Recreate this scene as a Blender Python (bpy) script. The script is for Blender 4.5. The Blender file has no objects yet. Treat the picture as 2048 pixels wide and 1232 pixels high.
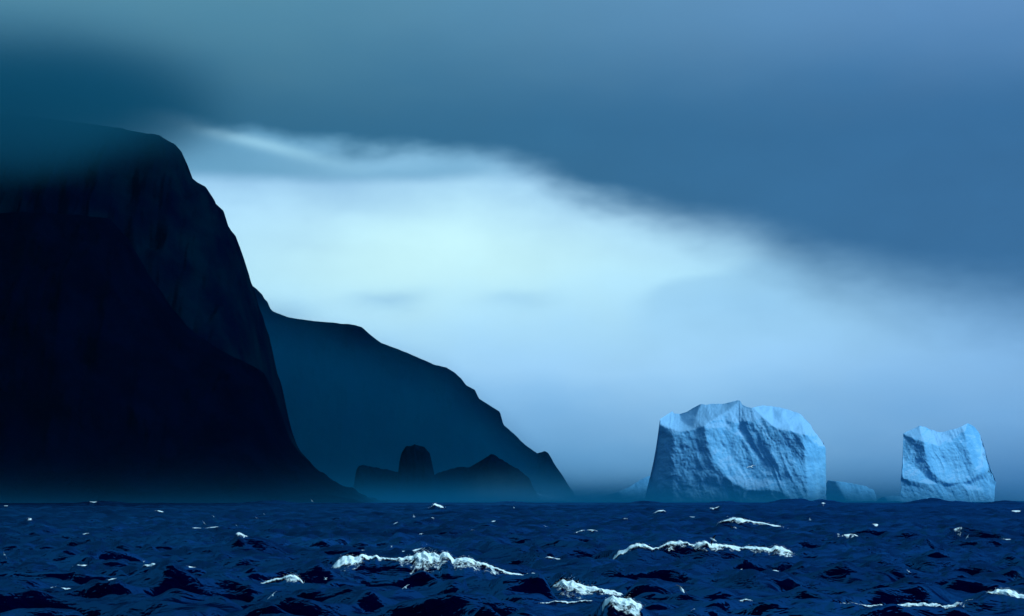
import bpy, math, random
import numpy as np
from mathutils import Vector, Matrix

random.seed(7)
rng = np.random.default_rng(11)
scene = bpy.context.scene
R = math.radians

# ------------------------------------------------------------------ picture measures -> metres
K = 0.17e-3            # radians per pixel of the 2048 px wide photograph
HCAM = 6.0             # eye height over the mean sea
EYE = 994.0            # photograph row of the eye level
EARTH = 6.371e6


def lat(px, d):
    return (px - 1024.0) * K * d


def alt(py, d):
    return HCAM + (EYE - py) * K * d


def drop(r):
    return -r * r / (2 * EARTH)


def lin(r, g, b, s=1.0):
    def f(c):
        c /= 255.0
        return c / 12.92 if c <= 0.04045 else ((c + 0.055) / 1.055) ** 2.4
    return (f(r) * s, f(g) * s, f(b) * s, 1.0)


# ------------------------------------------------------------------ camera
cam_data = bpy.data.cameras.new('camera')
cam = bpy.data.objects.new('camera', cam_data)
scene.collection.objects.link(cam)
cam.location = (0, 0, HCAM)
cam.rotation_euler = (R(90), 0, 0)
cam_data.sensor_width = 36.0
cam_data.lens = 36.0 / (2048 * K)
cam_data.shift_y = (EYE - 616.0) / 2048.0
cam_data.clip_start = 0.5
cam_data.clip_end = 60000
scene.camera = cam

scene.view_settings.view_transform = 'Standard'
scene.view_settings.look = 'None'
EXPOSURE = 1.15
scene.view_settings.exposure = EXPOSURE
scene.view_settings.gamma = 1.0
scene.view_settings.use_curve_mapping = False
scene.render.engine = 'CYCLES'
scene.cycles.use_denoising = True
scene.cycles.max_bounces = 4
scene.cycles.diffuse_bounces = 2
scene.cycles.glossy_bounces = 2
scene.cycles.volume_bounces = 1
scene.cycles.transparent_max_bounces = 16
scene.cycles.volume_step_rate = 1.0
scene.cycles.volume_max_steps = 256
scene.cycles.sample_clamp_indirect = 4.0

SUN_AZ, SUN_EL = R(110), R(38)      # clockwise from the view axis: diffuse light from the right


# ------------------------------------------------------------------ node helpers
class Nd:
    """A node socket (or number) with arithmetic."""
    tree = None

    def __init__(self, s):
        self.s = s

    @staticmethod
    def op(kind, *args, clamp=False):
        n = Nd.tree.nodes.new('ShaderNodeMath')
        n.operation = kind
        n.use_clamp = clamp
        for i, a in enumerate(args):
            if isinstance(a, Nd):
                Nd.tree.links.new(a.s, n.inputs[i])
            else:
                n.inputs[i].default_value = a
        return Nd(n.outputs[0])

    def __add__(self, o): return Nd.op('ADD', self, o)
    __radd__ = __add__
    def __sub__(self, o): return Nd.op('SUBTRACT', self, o)
    def __rsub__(self, o): return Nd.op('SUBTRACT', o, self)
    def __mul__(self, o): return Nd.op('MULTIPLY', self, o)
    __rmul__ = __mul__
    def __truediv__(self, o): return Nd.op('DIVIDE', self, o)


def smooth(x, a, b):
    n = Nd.tree.nodes.new('ShaderNodeMapRange')
    n.interpolation_type = 'SMOOTHSTEP'
    Nd.tree.links.new(x.s, n.inputs['Value'])
    for nm, v in (('From Min', a), ('From Max', b)):
        if isinstance(v, Nd):
            Nd.tree.links.new(v.s, n.inputs[nm])
        else:
            n.inputs[nm].default_value = v
    return Nd(n.outputs['Result'])


def falling(x, a, b):
    return 1.0 - smooth(x, a, b)


def expo(x):
    return Nd.op('EXPONENT', x)


def gauss(x, y, cx, cy, sx, sy, rot=0.0):
    c, s = math.cos(rot), math.sin(rot)
    dx, dy = x - cx, y - cy
    a = (dx * c + dy * s) / sx
    b = (dy * c - dx * s) / sy
    return expo((a * a + b * b) * -1.0)


def noise(vec, scale, detail=4.0, rough=0.5, dist=0.0, color=False):
    n = Nd.tree.nodes.new('ShaderNodeTexNoise')
    n.inputs['Scale'].default_value = scale
    n.inputs['Detail'].default_value = detail
    n.inputs['Roughness'].default_value = rough
    n.inputs['Distortion'].default_value = dist
    if vec is not None:
        Nd.tree.links.new(vec.s if isinstance(vec, Nd) else vec, n.inputs['Vector'])
    return Nd(n.outputs['Color' if color else 'Fac'])


def combine(x, y, z):
    n = Nd.tree.nodes.new('ShaderNodeCombineXYZ')
    for i, v in enumerate((x, y, z)):
        if isinstance(v, Nd):
            Nd.tree.links.new(v.s, n.inputs[i])
        else:
            n.inputs[i].default_value = v
    return Nd(n.outputs[0])


def separate(v):
    n = Nd.tree.nodes.new('ShaderNodeSeparateXYZ')
    Nd.tree.links.new(v.s, n.inputs[0])
    return Nd(n.outputs[0]), Nd(n.outputs[1]), Nd(n.outputs[2])


def mixc(fac, a, b):
    n = Nd.tree.nodes.new('ShaderNodeMix')
    n.data_type = 'RGBA'
    for sock, v in ((n.inputs[0], fac), (n.inputs[6], a), (n.inputs[7], b)):
        if isinstance(v, Nd):
            Nd.tree.links.new(v.s, sock)
        else:
            sock.default_value = v
    return Nd(n.outputs[2])


def scalec(c, f):
    n = Nd.tree.nodes.new('ShaderNodeVectorMath')
    n.operation = 'SCALE'
    Nd.tree.links.new(c.s, n.inputs[0])
    if isinstance(f, Nd):
        Nd.tree.links.new(f.s, n.inputs['Scale'])
    else:
        n.inputs['Scale'].default_value = f
    return Nd(n.outputs[0])


def ramp(x, lo, hi, stops, cmap=True):
    """Colour ramp over [lo, hi]; stops = [(value, colour)]."""
    n = Nd.tree.nodes.new('ShaderNodeValToRGB')
    t = (x - lo) / (hi - lo)
    Nd.tree.links.new(t.s, n.inputs[0])
    n.color_ramp.interpolation = 'EASE' if cmap == 'ease' else 'LINEAR'
    el = n.color_ramp.elements
    while len(el) > 1:
        el.remove(el[0])
    el[0].position = (stops[0][0] - lo) / (hi - lo)
    el[0].color = stops[0][1]
    for v, c in stops[1:]:
        e = el.new((v - lo) / (hi - lo))
        e.color = c
    return Nd(n.outputs[0])


def curve(x, lo, hi, pts, scale):
    """Smooth curve through pts = [(x, y)], y in 0..scale."""
    n = Nd.tree.nodes.new('ShaderNodeFloatCurve')
    t = (x - lo) / (hi - lo)
    Nd.tree.links.new(t.s, n.inputs['Value'])
    c = n.mapping.curves[0]
    P = [((a - lo) / (hi - lo), b / scale) for a, b in pts]
    c.points[0].location = P[0]
    c.points[1].location = P[-1]
    for p in P[1:-1]:
        c.points.new(*p)
    n.mapping.update()
    return Nd(n.outputs[0]) * scale


# ------------------------------------------------------------------ sky: overcast deck with one bright break over the point
world = bpy.data.worlds.new('World')
scene.world = world
world.use_nodes = True
wt = world.node_tree
wt.nodes.clear()
Nd.tree = wt
SKY_STRENGTH = 0.1
tc = wt.nodes.new('ShaderNodeTexCoord')
gen = Nd(tc.outputs['Generated'])
dx, dy, dz = separate(gen)
az = Nd.op('ARCTAN2', dx, dy)
hyp = Nd.op('SQRT', dx * dx + dy * dy)
el = Nd.op('ARCTAN2', dz, hyp)
el = Nd.op('MAXIMUM', el, -0.01)
el = Nd.op('MINIMUM', el, 0.42)
nvec = combine(az * 1.0, el * 2.6, 0.0)
n1 = noise(nvec, 9.0, 5.0, 0.5)
n2 = noise(combine(az, el * 2.2, 3.7), 22.0, 4.0, 0.5)
nfine = noise(combine(az, el * 1.6, 8.1), 40.0, 3.0, 0.5)
PX0 = az / K + 1024.0
PY0 = el / -K + EYE
PX = PX0 + (n1 - 0.5) * 130.0
PY = PY0 + (n1 - 0.5) * 80.0 + (n2 - 0.5) * 95.0 + (nfine - 0.5) * 30.0

low = ramp(PY, -200, 1050, [
    (330, lin(140, 192, 232)), (430, lin(166, 216, 252)), (540, lin(172, 226, 255)), (640, lin(168, 222, 255)),
    (740, lin(158, 212, 252)), (830, lin(126, 184, 230)), (910, lin(98, 160, 208)), (1000, lin(64, 130, 178))])
core = gauss(PX, PY, 870, 510, 420, 120)
low = mixc(core * 0.95, low, lin(203, 249, 255))
rightdim = smooth(PX, 1300, 2100) * 0.75
low = mixc(rightdim, low, ramp(PY, -200, 1050, [(500, lin(84, 144, 200)), (700, lin(116, 172, 225)), (850, lin(108, 165, 218)), (1000, lin(50, 112, 170))]))
leftdim = falling(PX, -600, 300) * 0.7
low = mixc(leftdim, low, lin(60, 120, 150))
# soft grey streaks inside the break
lens = gauss(PX, PY, 770, 592, 75, 17) * 0.35 + gauss(PX, PY, 1040, 605, 85, 22) * 0.22 + gauss(PX, PY, 560, 610, 60, 20) * 0.25
arc = smooth(PY - (curve(PX, 1100, 1700, [(1100, 650), (1280, 588), (1380, 545), (1480, 522), (1600, 512), (1700, 520)], 1000)), -12, 26) \
    * falling(PY, 600, 720) * smooth(PX, 1220, 1330) * falling(PX, 1480, 1720)
low = mixc(lens + arc * 0.26, low, lin(95, 160, 215))
# grey shelf under the deck, flat lower edge, with the pale streak above it
shelf = falling(PY0 + (n2 - 0.5) * 16.0, 340, 376) * falling(PX, 800, 1180)
low = mixc(shelf * 0.85, low, lin(92, 155, 190))
glow2 = gauss(PX, PY, 800, 322, 190, 32) * 0.8 * shelf
low = mixc(glow2, low, lin(142, 198, 232))
streak = gauss(PX0, PY0 + (n2 - 0.5) * 14.0, 520, 292, 150, 12, math.atan2(62, 260)) * 0.85
low = mixc(streak, low, lin(150, 205, 232))

edge = curve(PX, -1500, 3500, [(-1500, 640), (-700, 560), (-200, 330), (120, 252), (330, 252), (600, 290), (940, 318), (1200, 400), (1450, 482),
                              (1650, 570), (1850, 610), (2060, 640), (2500, 660), (3500, 640)], 1000)
soft = curve(PX, -1500, 3500, [(-1500, 80), (300, 26), (900, 34), (1400, 70), (1800, 105), (2300, 120), (3500, 100)], 200)
above = edge - PY                      # how far up inside the deck
deckfac = smooth(above, soft * -0.9, soft * 1.1)
side = smooth(PX, 300, 2100)
deck_dark = mixc(side, lin(42, 104, 138), lin(50, 106, 154))
deck_top = mixc(side, lin(84, 142, 168), lin(98, 148, 198))
deck = mixc(falling(PY, -70, 285), deck_dark, deck_top)
teal = gauss(PX, PY, -160, 262, 470, 160)
deck = mixc(teal * 0.7, deck, lin(22, 80, 108))
sky = mixc(deckfac, low, deck)
mod = (n2 - 0.5) * 0.14 + (nfine - 0.5) * 0.12 + 1.0
sky = scalec(sky, mod * 2.0 ** -EXPOSURE)
nish = wt.nodes.new('ShaderNodeTexSky')
nish.sky_type = 'NISHITA'
nish.sun_disc = False
nish.sun_elevation = SUN_EL
nish.sun_rotation = SUN_AZ
nish.air_density = 1.0
nish.dust_density = 1.0
skyc = scalec(sky, 1.0 / SKY_STRENGTH)
skyc = mixc(0.985, Nd(nish.outputs[0]), skyc)       # the overcast hides nearly all of the clear sky
bg = wt.nodes.new('ShaderNodeBackground')
bg.inputs['Strength'].default_value = SKY_STRENGTH
wt.links.new(skyc.s, bg.inputs['Color'])
wo = wt.nodes.new('ShaderNodeOutputWorld')
wt.links.new(bg.outputs[0], wo.inputs['Surface'])

sun_data = bpy.data.lights.new('sun', 'SUN')
sun_data.energy = 1.5
sun_data.angle = R(16)
sun_data.color = (0.62, 0.93, 1.0)
sun = bpy.data.objects.new('sun', sun_data)
scene.collection.objects.link(sun)
sun_dir = Vector((math.sin(SUN_AZ) * math.cos(SUN_EL), math.cos(SUN_AZ) * math.cos(SUN_EL), math.sin(SUN_EL))).normalized()
sun.rotation_euler = sun_dir.to_track_quat('Z', 'Y').to_euler()


# ------------------------------------------------------------------ numpy gradient noise
_perm = rng.permutation(256)
_perm = np.concatenate([_perm, _perm, _perm])
_grad = rng.normal(size=(256, 3))
_grad /= np.linalg.norm(_grad, axis=1)[:, None]


def pnoise(x, y, z=0.0):
    x, y, z = np.broadcast_arrays(np.asarray(x, float), np.asarray(y, float), np.asarray(z, float))
    xi, yi, zi = np.floor(x).astype(int), np.floor(y).astype(int), np.floor(z).astype(int)
    xf, yf, zf = x - xi, y - yi, z - zi
    u, v, w = (t * t * t * (t * (t * 6 - 15) + 10) for t in (xf, yf, zf))
    out = 0
    for i in (0, 1):
        for j in (0, 1):
            for k in (0, 1):
                h = _perm[_perm[_perm[(xi + i) & 255] + ((yi + j) & 255)] + ((zi + k) & 255)]
                g = _grad[h]
                dot = g[..., 0] * (xf - i) + g[..., 1] * (yf - j) + g[..., 2] * (zf - k)
                wt_ = (u if i else 1 - u) * (v if j else 1 - v) * (w if k else 1 - w)
                out = out + wt_ * dot
    return out * 1.5


def fbm(x, y, z=0.0, octaves=4, gain=0.5, lac=2.03):
    a, f, s = 1.0, 1.0, 0.0
    for o in range(octaves):
        s = s + a * pnoise(np.asarray(x) * f + 17.3 * o, np.asarray(y) * f + 5.1 * o, np.asarray(z) * f + 9.7 * o)
        a *= gain
        f *= lac
    return s


def ridged(x, y, z=0.0, octaves=4):
    a, f, s = 1.0, 1.0, 0.0
    for o in range(octaves):
        s = s + a * (1 - 2 * np.abs(pnoise(np.asarray(x) * f + 31.7 * o, np.asarray(y) * f + 3.3 * o, np.asarray(z) * f)))
        a *= 0.5
        f *= 2.1
    return s


def sstep(x, a, b):
    t = np.clip((x - a) / (b - a), 0, 1)
    return t * t * (3 - 2 * t)


# ------------------------------------------------------------------ mesh helpers
def new_mesh(name, verts, quads, mat=None, smooth_shade=True, attrs=None):
    """quads: (n,3) or (n,4) int array."""
    verts = np.asarray(verts, np.float32)
    quads = np.asarray(quads, np.int32)
    me = bpy.data.meshes.new(name)
    n, c = quads.shape
    me.vertices.add(len(verts))
    me.vertices.foreach_set('co', verts.ravel())
    me.loops.add(n * c)
    me.loops.foreach_set('vertex_index', quads.ravel())
    me.polygons.add(n)
    me.polygons.foreach_set('loop_start', np.arange(0, n * c, c, dtype=np.int32))
    me.polygons.foreach_set('use_smooth', np.full(n, smooth_shade, dtype=bool))
    for k, arr in (attrs or {}).items():
        a = me.attributes.new(k, 'FLOAT', 'POINT')
        a.data.foreach_set('value', np.asarray(arr, np.float32).ravel())
    me.update(calc_edges=True)
    me.validate()
    if mat:
        me.materials.append(mat)
    return me


def link(name, me, parent=None, loc=(0, 0, 0)):
    o = bpy.data.objects.new(name, me)
    scene.collection.objects.link(o)
    o.location = loc
    if parent:
        o.parent = parent
    return o


def tag(o, label=None, cat=None, group=None, kind=None):
    for k, v in (('label', label), ('category', cat), ('group', group), ('kind', kind)):
        if v:
            o[k] = v
    return o


def grid_quads(nr, nc, wrap=False):
    i = np.arange(nr - 1)[:, None] * nc
    j = np.arange(nc if wrap else nc - 1)[None, :]
    j2 = (j + 1) % nc
    return np.stack([i + j, i + j2, i + nc + j2, i + nc + j], -1).reshape(-1, 4)


def material(name):
    m = bpy.data.materials.new(name)
    m.use_nodes = True
    Nd.tree = m.node_tree
    b = m.node_tree.nodes['Principled BSDF']
    return m, b


def setin(b, name, v):
    s = b.inputs[name]
    if isinstance(v, Nd):
        Nd.tree.links.new(v.s, s)
    else:
        s.default_value = v


def objco():
    n = Nd.tree.nodes.new('ShaderNodeTexCoord')
    return Nd(n.outputs['Object'])


def geompos():
    n = Nd.tree.nodes.new('ShaderNodeNewGeometry')
    return Nd(n.outputs['Position'])


def bump(height, strength, distance):
    n = Nd.tree.nodes.new('ShaderNodeBump')
    n.inputs['Strength'].default_value = strength
    n.inputs['Distance'].default_value = distance
    Nd.tree.links.new(height.s, n.inputs['Height'])
    return Nd(n.outputs[0])


def attribute(name):
    n = Nd.tree.nodes.new('ShaderNodeAttribute')
    n.attribute_name = name
    return Nd(n.outputs['Fac'])


# ------------------------------------------------------------------ materials
m_sea, b = material('sea water')
p = geompos()
foam_a = attribute('foam')
nz = noise(p, 2.4, 5.0, 0.62, 0.6)
nz2 = noise(p, 0.35, 3.0, 0.6)
strand = smooth(foam_a + (nz - 0.5) * 0.9 + (nz2 - 0.5) * 0.3, 0.46, 0.62)
tint = noise(p, 0.02, 3.0, 0.5)
sea_t = m_sea.node_tree
sx_, sy_, sz_ = separate(p)
chopv = combine(sx_ * 0.62 + sy_ * 0.10, sy_ * 1.0, sz_)
fine_ = noise(chopv, 1.0, 3.5, 0.55, 0.5)
chop_ = noise(combine(sx_ * 0.55 + sy_ * 0.12, sy_ * 0.9, sz_ * 0.6), 0.26, 2.0, 0.5, 0.4)
swell_ = noise(combine(sx_ * 0.5 + sy_ * 0.1, sy_ * 0.8, 0.0), 0.085, 2.0, 0.5, 0.3)
nrm_sea = bump(swell_ * 2.3 + chop_ * 1.2 + fine_ * 0.26, 1.0, 1.0)


def shader(kind, **kw):
    n = Nd.tree.nodes.new(kind)
    for k_, v_ in kw.items():
        s_ = n.inputs[k_.replace('_', ' ')]
        if isinstance(v_, Nd):
            Nd.tree.links.new(v_.s, s_)
        else:
            s_.default_value = v_
    return Nd(n.outputs[0])


def mixs(fac, a, b_):
    n = Nd.tree.nodes.new('ShaderNodeMixShader')
    for i_, v_ in enumerate((fac, a, b_)):
        if isinstance(v_, Nd):
            Nd.tree.links.new(v_.s, n.inputs[i_])
        else:
            n.inputs[i_].default_value = v_
    return Nd(n.outputs[0])


# water: deep blue body; the reflection of a rough sea levels off well below that of a mirror at grazing angles
fres = shader('ShaderNodeFresnel', IOR=1.33, Normal=nrm_sea)
refl = fres * fres * (tint * 0.9 + 0.02) * 0.66
body = shader('ShaderNodeBsdfDiffuse', Color=mixc(tint, (0.0, 0.0002, 0.0095, 1), (0.0, 0.0005, 0.014, 1)), Normal=nrm_sea)
gloss = shader('ShaderNodeBsdfGlossy', Color=(0.04, 0.33, 0.76, 1), Roughness=0.2, Normal=nrm_sea)
white = shader('ShaderNodeBsdfDiffuse', Color=(0.92, 0.95, 0.96, 1), Normal=nrm_sea)
outn = sea_t.nodes['Material Output']
sea_t.nodes.remove(b)
sea_t.links.new(mixs(strand, mixs(refl, body, gloss), white).s, outn.inputs['Surface'])

m_foam, b = material('sea foam')
p = geompos()
fs, ft, cov = attribute('along'), attribute('down'), attribute('cover')
lace = noise(combine(fs * 2.6 + ft * 1.2, ft * 4.6, 0.0), 1.0, 4.5, 0.60, 1.6)
setin(b, 'Base Color', mixc(smooth(lace, 0.35, 0.62), (0.74, 0.88, 0.93, 1), (0.96, 0.98, 0.98, 1)))
setin(b, 'Roughness', 0.9)
setin(b, 'Specular IOR Level', 0.1)
setin(b, 'Alpha', smooth(cov + (lace - 0.5) * 2.0, 0.18, 0.78))
setin(b, 'Normal', bump(lace, 0.4, 0.10))
m_spray, b = material('spray droplets')
setin(b, 'Base Color', (0.93, 0.97, 0.98, 1))
setin(b, 'Roughness', 0.9)

m_rock, b = material('dark basalt rock')
p = geompos()
rn = noise(p, 0.012, 6.0, 0.6)
setin(b, 'Base Color', mixc(smooth(rn, 0.35, 0.7), (0.0, 0.0008, 0.0075, 1), (0.0, 0.0056, 0.0130, 1)))
setin(b, 'Roughness', 0.95)
setin(b, 'Specular IOR Level', 0.0)
setin(b, 'Normal', bump(noise(p, 0.05, 6.0, 0.65), 0.8, 8.0))

m_black, b = material('unhazed black rock')  # darker rock copy; the tone gap stands in for haze between the ridges
p = geompos()
setin(b, 'Base Color', mixc(smooth(noise(p, 0.02, 6.0, 0.6), 0.35, 0.7), (0.0, 0.0001, 0.0030, 1), (0.0, 0.0008, 0.0065, 1)))
setin(b, 'Roughness', 0.95)
setin(b, 'Specular IOR Level', 0.0)
setin(b, 'Normal', bump(noise(p, 0.05, 6.0, 0.65), 0.8, 8.0))

m_ice, b = material('blue glacier ice')
p = geompos()
px_, py_, pz_ = separate(p)
band = noise(combine(px_ * 0.055 + pz_ * 0.027, py_ * 0.05, pz_ * 0.008), 1.0, 5.0, 0.6, 0.4)
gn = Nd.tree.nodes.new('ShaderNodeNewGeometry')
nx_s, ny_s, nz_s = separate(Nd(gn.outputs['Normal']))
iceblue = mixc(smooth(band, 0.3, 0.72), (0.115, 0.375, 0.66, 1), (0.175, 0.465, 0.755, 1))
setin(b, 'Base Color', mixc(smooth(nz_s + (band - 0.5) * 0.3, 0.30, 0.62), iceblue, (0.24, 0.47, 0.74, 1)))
setin(b, 'Roughness', 0.75)
setin(b, 'Specular IOR Level', 0.25)
setin(b, 'Normal', bump(noise(p, 0.35, 6.0, 0.66), 0.26, 1.0))

m_mistice, b = material('mist-dimmed ice')  # the mist over the distant low ice is put into this base colour
p = geompos()
setin(b, 'Base Color', mixc(noise(p, 0.03, 4.0), (0.13, 0.40, 0.68, 1), (0.17, 0.46, 0.76, 1)))
setin(b, 'Roughness', 0.9)
setin(b, 'Specular IOR Level', 0.1)

# ------------------------------------------------------------------ sea surface as a function of place
NW = 96
lam = np.exp(rng.uniform(math.log(1.4), math.log(17.0), NW))
lam[:10] = rng.uniform(34, 95, 10)
theta = rng.normal(0.0, 0.62, NW) + R(-100)          # mostly running towards the camera, a little to the left
theta[:10] = rng.normal(0.0, 0.35, 10) + R(-96)
kk = 2 * math.pi / lam
kx, ky = kk * np.cos(theta), kk * np.sin(theta)
steep = rng.uniform(0.5, 1.3, NW)
amp = 0.0165 * lam * steep * np.clip(7.5 / lam, 0, 1) ** 0.75
amp[:10] = rng.uniform(0.07, 0.17, 10)
ph = rng.uniform(0, 2 * math.pi, NW)
kx, ky, amp, ph, lamf = (a.astype(np.float32) for a in (kx, ky, amp, ph, lam))
dirx, diry = np.cos(theta).astype(np.float32), np.sin(theta).astype(np.float32)
CHOP = 0.75


def spacing(r):
    return np.clip(r * 0.0022, 0.32, None)


def waves(x, y):
    """height (m) and a whitecap measure at world x, y."""
    x = np.asarray(x, np.float32)
    y = np.asarray(y, np.float32)
    sp = spacing(np.hypot(x, y)).astype(np.float32)
    ox = np.zeros_like(x)
    oy = np.zeros_like(x)
    for i in range(NW):
        w = np.clip(lamf[i] / (2.2 * sp) - 0.55, 0, 1)
        s = np.sin(kx[i] * x + ky[i] * y + ph[i]) * (amp[i] * CHOP) * w
        ox += dirx[i] * s
        oy += diry[i] * s
    x0, y0 = x + ox, y + oy
    h = np.zeros_like(x)
    c = np.zeros_like(x)
    for i in range(NW):
        w = np.clip(lamf[i] / (2.2 * sp) - 0.55, 0, 1)
        co = np.cos(kx[i] * x0 + ky[i] * y0 + ph[i]) * w
        h += amp[i] * co
        if lamf[i] > 3.0:
            c += (amp[i] * kk[i]) * co
    return h, c


def sea_dist(py):
    """distance at which the mean sea is seen on photograph row py."""
    a = (py - EYE) * K
    d = HCAM / a
    for _ in range(6):
        d = (HCAM + d * d / (2 * EARTH)) / a
    return d


# crests that can be made out one by one: (base row, [(px, crest row), ...], front width factor)
BREAKERS = [
    ('main', 1172, [(640, 1160), (660, 1143), (684, 1131), (715, 1127), (736, 1122), (770, 1128), (811, 1116), (831, 1113), (852, 1110), (876, 1110),
                    (887, 1103), (907, 1114), (934, 1122), (961, 1128), (995, 1136), (1016, 1145), (1067, 1152), (1110, 1164)]),
    ('right', 1130, [(1200, 1118), (1222, 1110), (1249, 1105), (1272, 1098), (1300, 1098), (1318, 1101), (1335, 1090), (1371, 1089), (1385, 1091),
                     (1409, 1086), (1440, 1092), (1471, 1096), (1485, 1098), (1506, 1094), (1547, 1097), (1565, 1091), (1582, 1096), (1594, 1105), (1640, 1120)]),
    ('spray', 1062, [(1420, 1052), (1437, 1047), (1457, 1041), (1471, 1037), (1489, 1041), (1520, 1046), (1547, 1050), (1574, 1053), (1600, 1058)]),
    ('patch', 1206, [(1070, 1192), (1108, 1171), (1125, 1165), (1153, 1168), (1173, 1171), (1201, 1179), (1249, 1190), (1280, 1200)]),
    ('low', 1250, [(1190, 1225), (1210, 1206), (1228, 1200), (1249, 1205), (1272, 1206), (1290, 1218), (1320, 1236)]),
    ('corner', 1224, [(1940, 1212), (1965, 1196), (1988, 1182), (2004, 1177), (2021, 1180), (2048, 1186), (2080, 1196), (2120, 1212)]),
    ('left', 1182, [(470, 1168), (490, 1162), (523, 1160), (547, 1154), (566, 1149), (578, 1146), (592, 1153), (609, 1166), (640, 1174)]),
    ('arch', 1156, [(262, 1140), (280, 1131), (300, 1129), (312, 1129), (325, 1133), (337, 1140), (360, 1150)]),
    ('far', 1024, [(852, 1020), (862, 1014), (868, 1009), (879, 1011), (890, 1017), (900, 1022)]),
    # dark swells with little or no foam
    ('dark', 1152, [(1060, 1146), (1110, 1140), (1163, 1131), (1173, 1127), (1184, 1131), (1220, 1140), (1265, 1148)]),
    ('dark', 1136, [(1070, 1126), (1086, 1118), (1102, 1116), (1120, 1121), (1134, 1128), (1150, 1134)]),
    ('dark', 1214, [(890, 1208), (920, 1196), (945, 1190), (960, 1192), (985, 1202), (1010, 1210)]),
    ('dark', 1158, [(1415, 1152), (1440, 1147), (1465, 1141), (1487, 1139), (1496, 1144), (1505, 1152)]),
    ('dark', 1170, [(1680, 1166), (1720, 1152), (1755, 1144), (1780, 1147), (1830, 1156), (1870, 1164)]),
    ('dark', 1202, [(1600, 1198), (1622, 1190), (1637, 1183), (1655, 1189), (1700, 1197)]),
    ('dark', 1098, [(1890, 1093), (1935, 1083), (1970, 1079), (2000, 1080), (2030, 1083), (2060, 1090)]),
    ('dark', 1061, [(1860, 1056), (1880, 1047), (1895, 1045), (1912, 1048), (1940, 1054)]),
    ('dark', 1110, [(1780, 1108), (1820, 1100), (1838, 1094), (1860, 1102), (1880, 1108)]),
    ('dark', 1128, [(350, 1122), (385, 1112), (408, 1108), (420, 1112), (440, 1120)]),
    ('dark', 1240, [(240, 1236), (320, 1222), (360, 1216), (400, 1224), (440, 1236)]),
    ('dark', 1110, [(200, 1106), (218, 1098), (240, 1096), (258, 1100), (280, 1106)]),
    ('dark', 1244, [(1330, 1238), (1375, 1224), (1392, 1220), (1412, 1226), (1450, 1240)]),
    ('dark', 1066, [(365, 1062), (385, 1057), (420, 1056), (440, 1057), (460, 1062)]),
    ('dark', 1066, [(930, 1062), (960, 1058), (985, 1061), (1005, 1064)]),
    ('dark', 1118, [(420, 1114), (490, 1103), (520, 1104), (560, 1112)]),
    ('dark', 1212, [(480, 1208), (540, 1192), (560, 1190), (610, 1200), (640, 1208)]),
]
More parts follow.
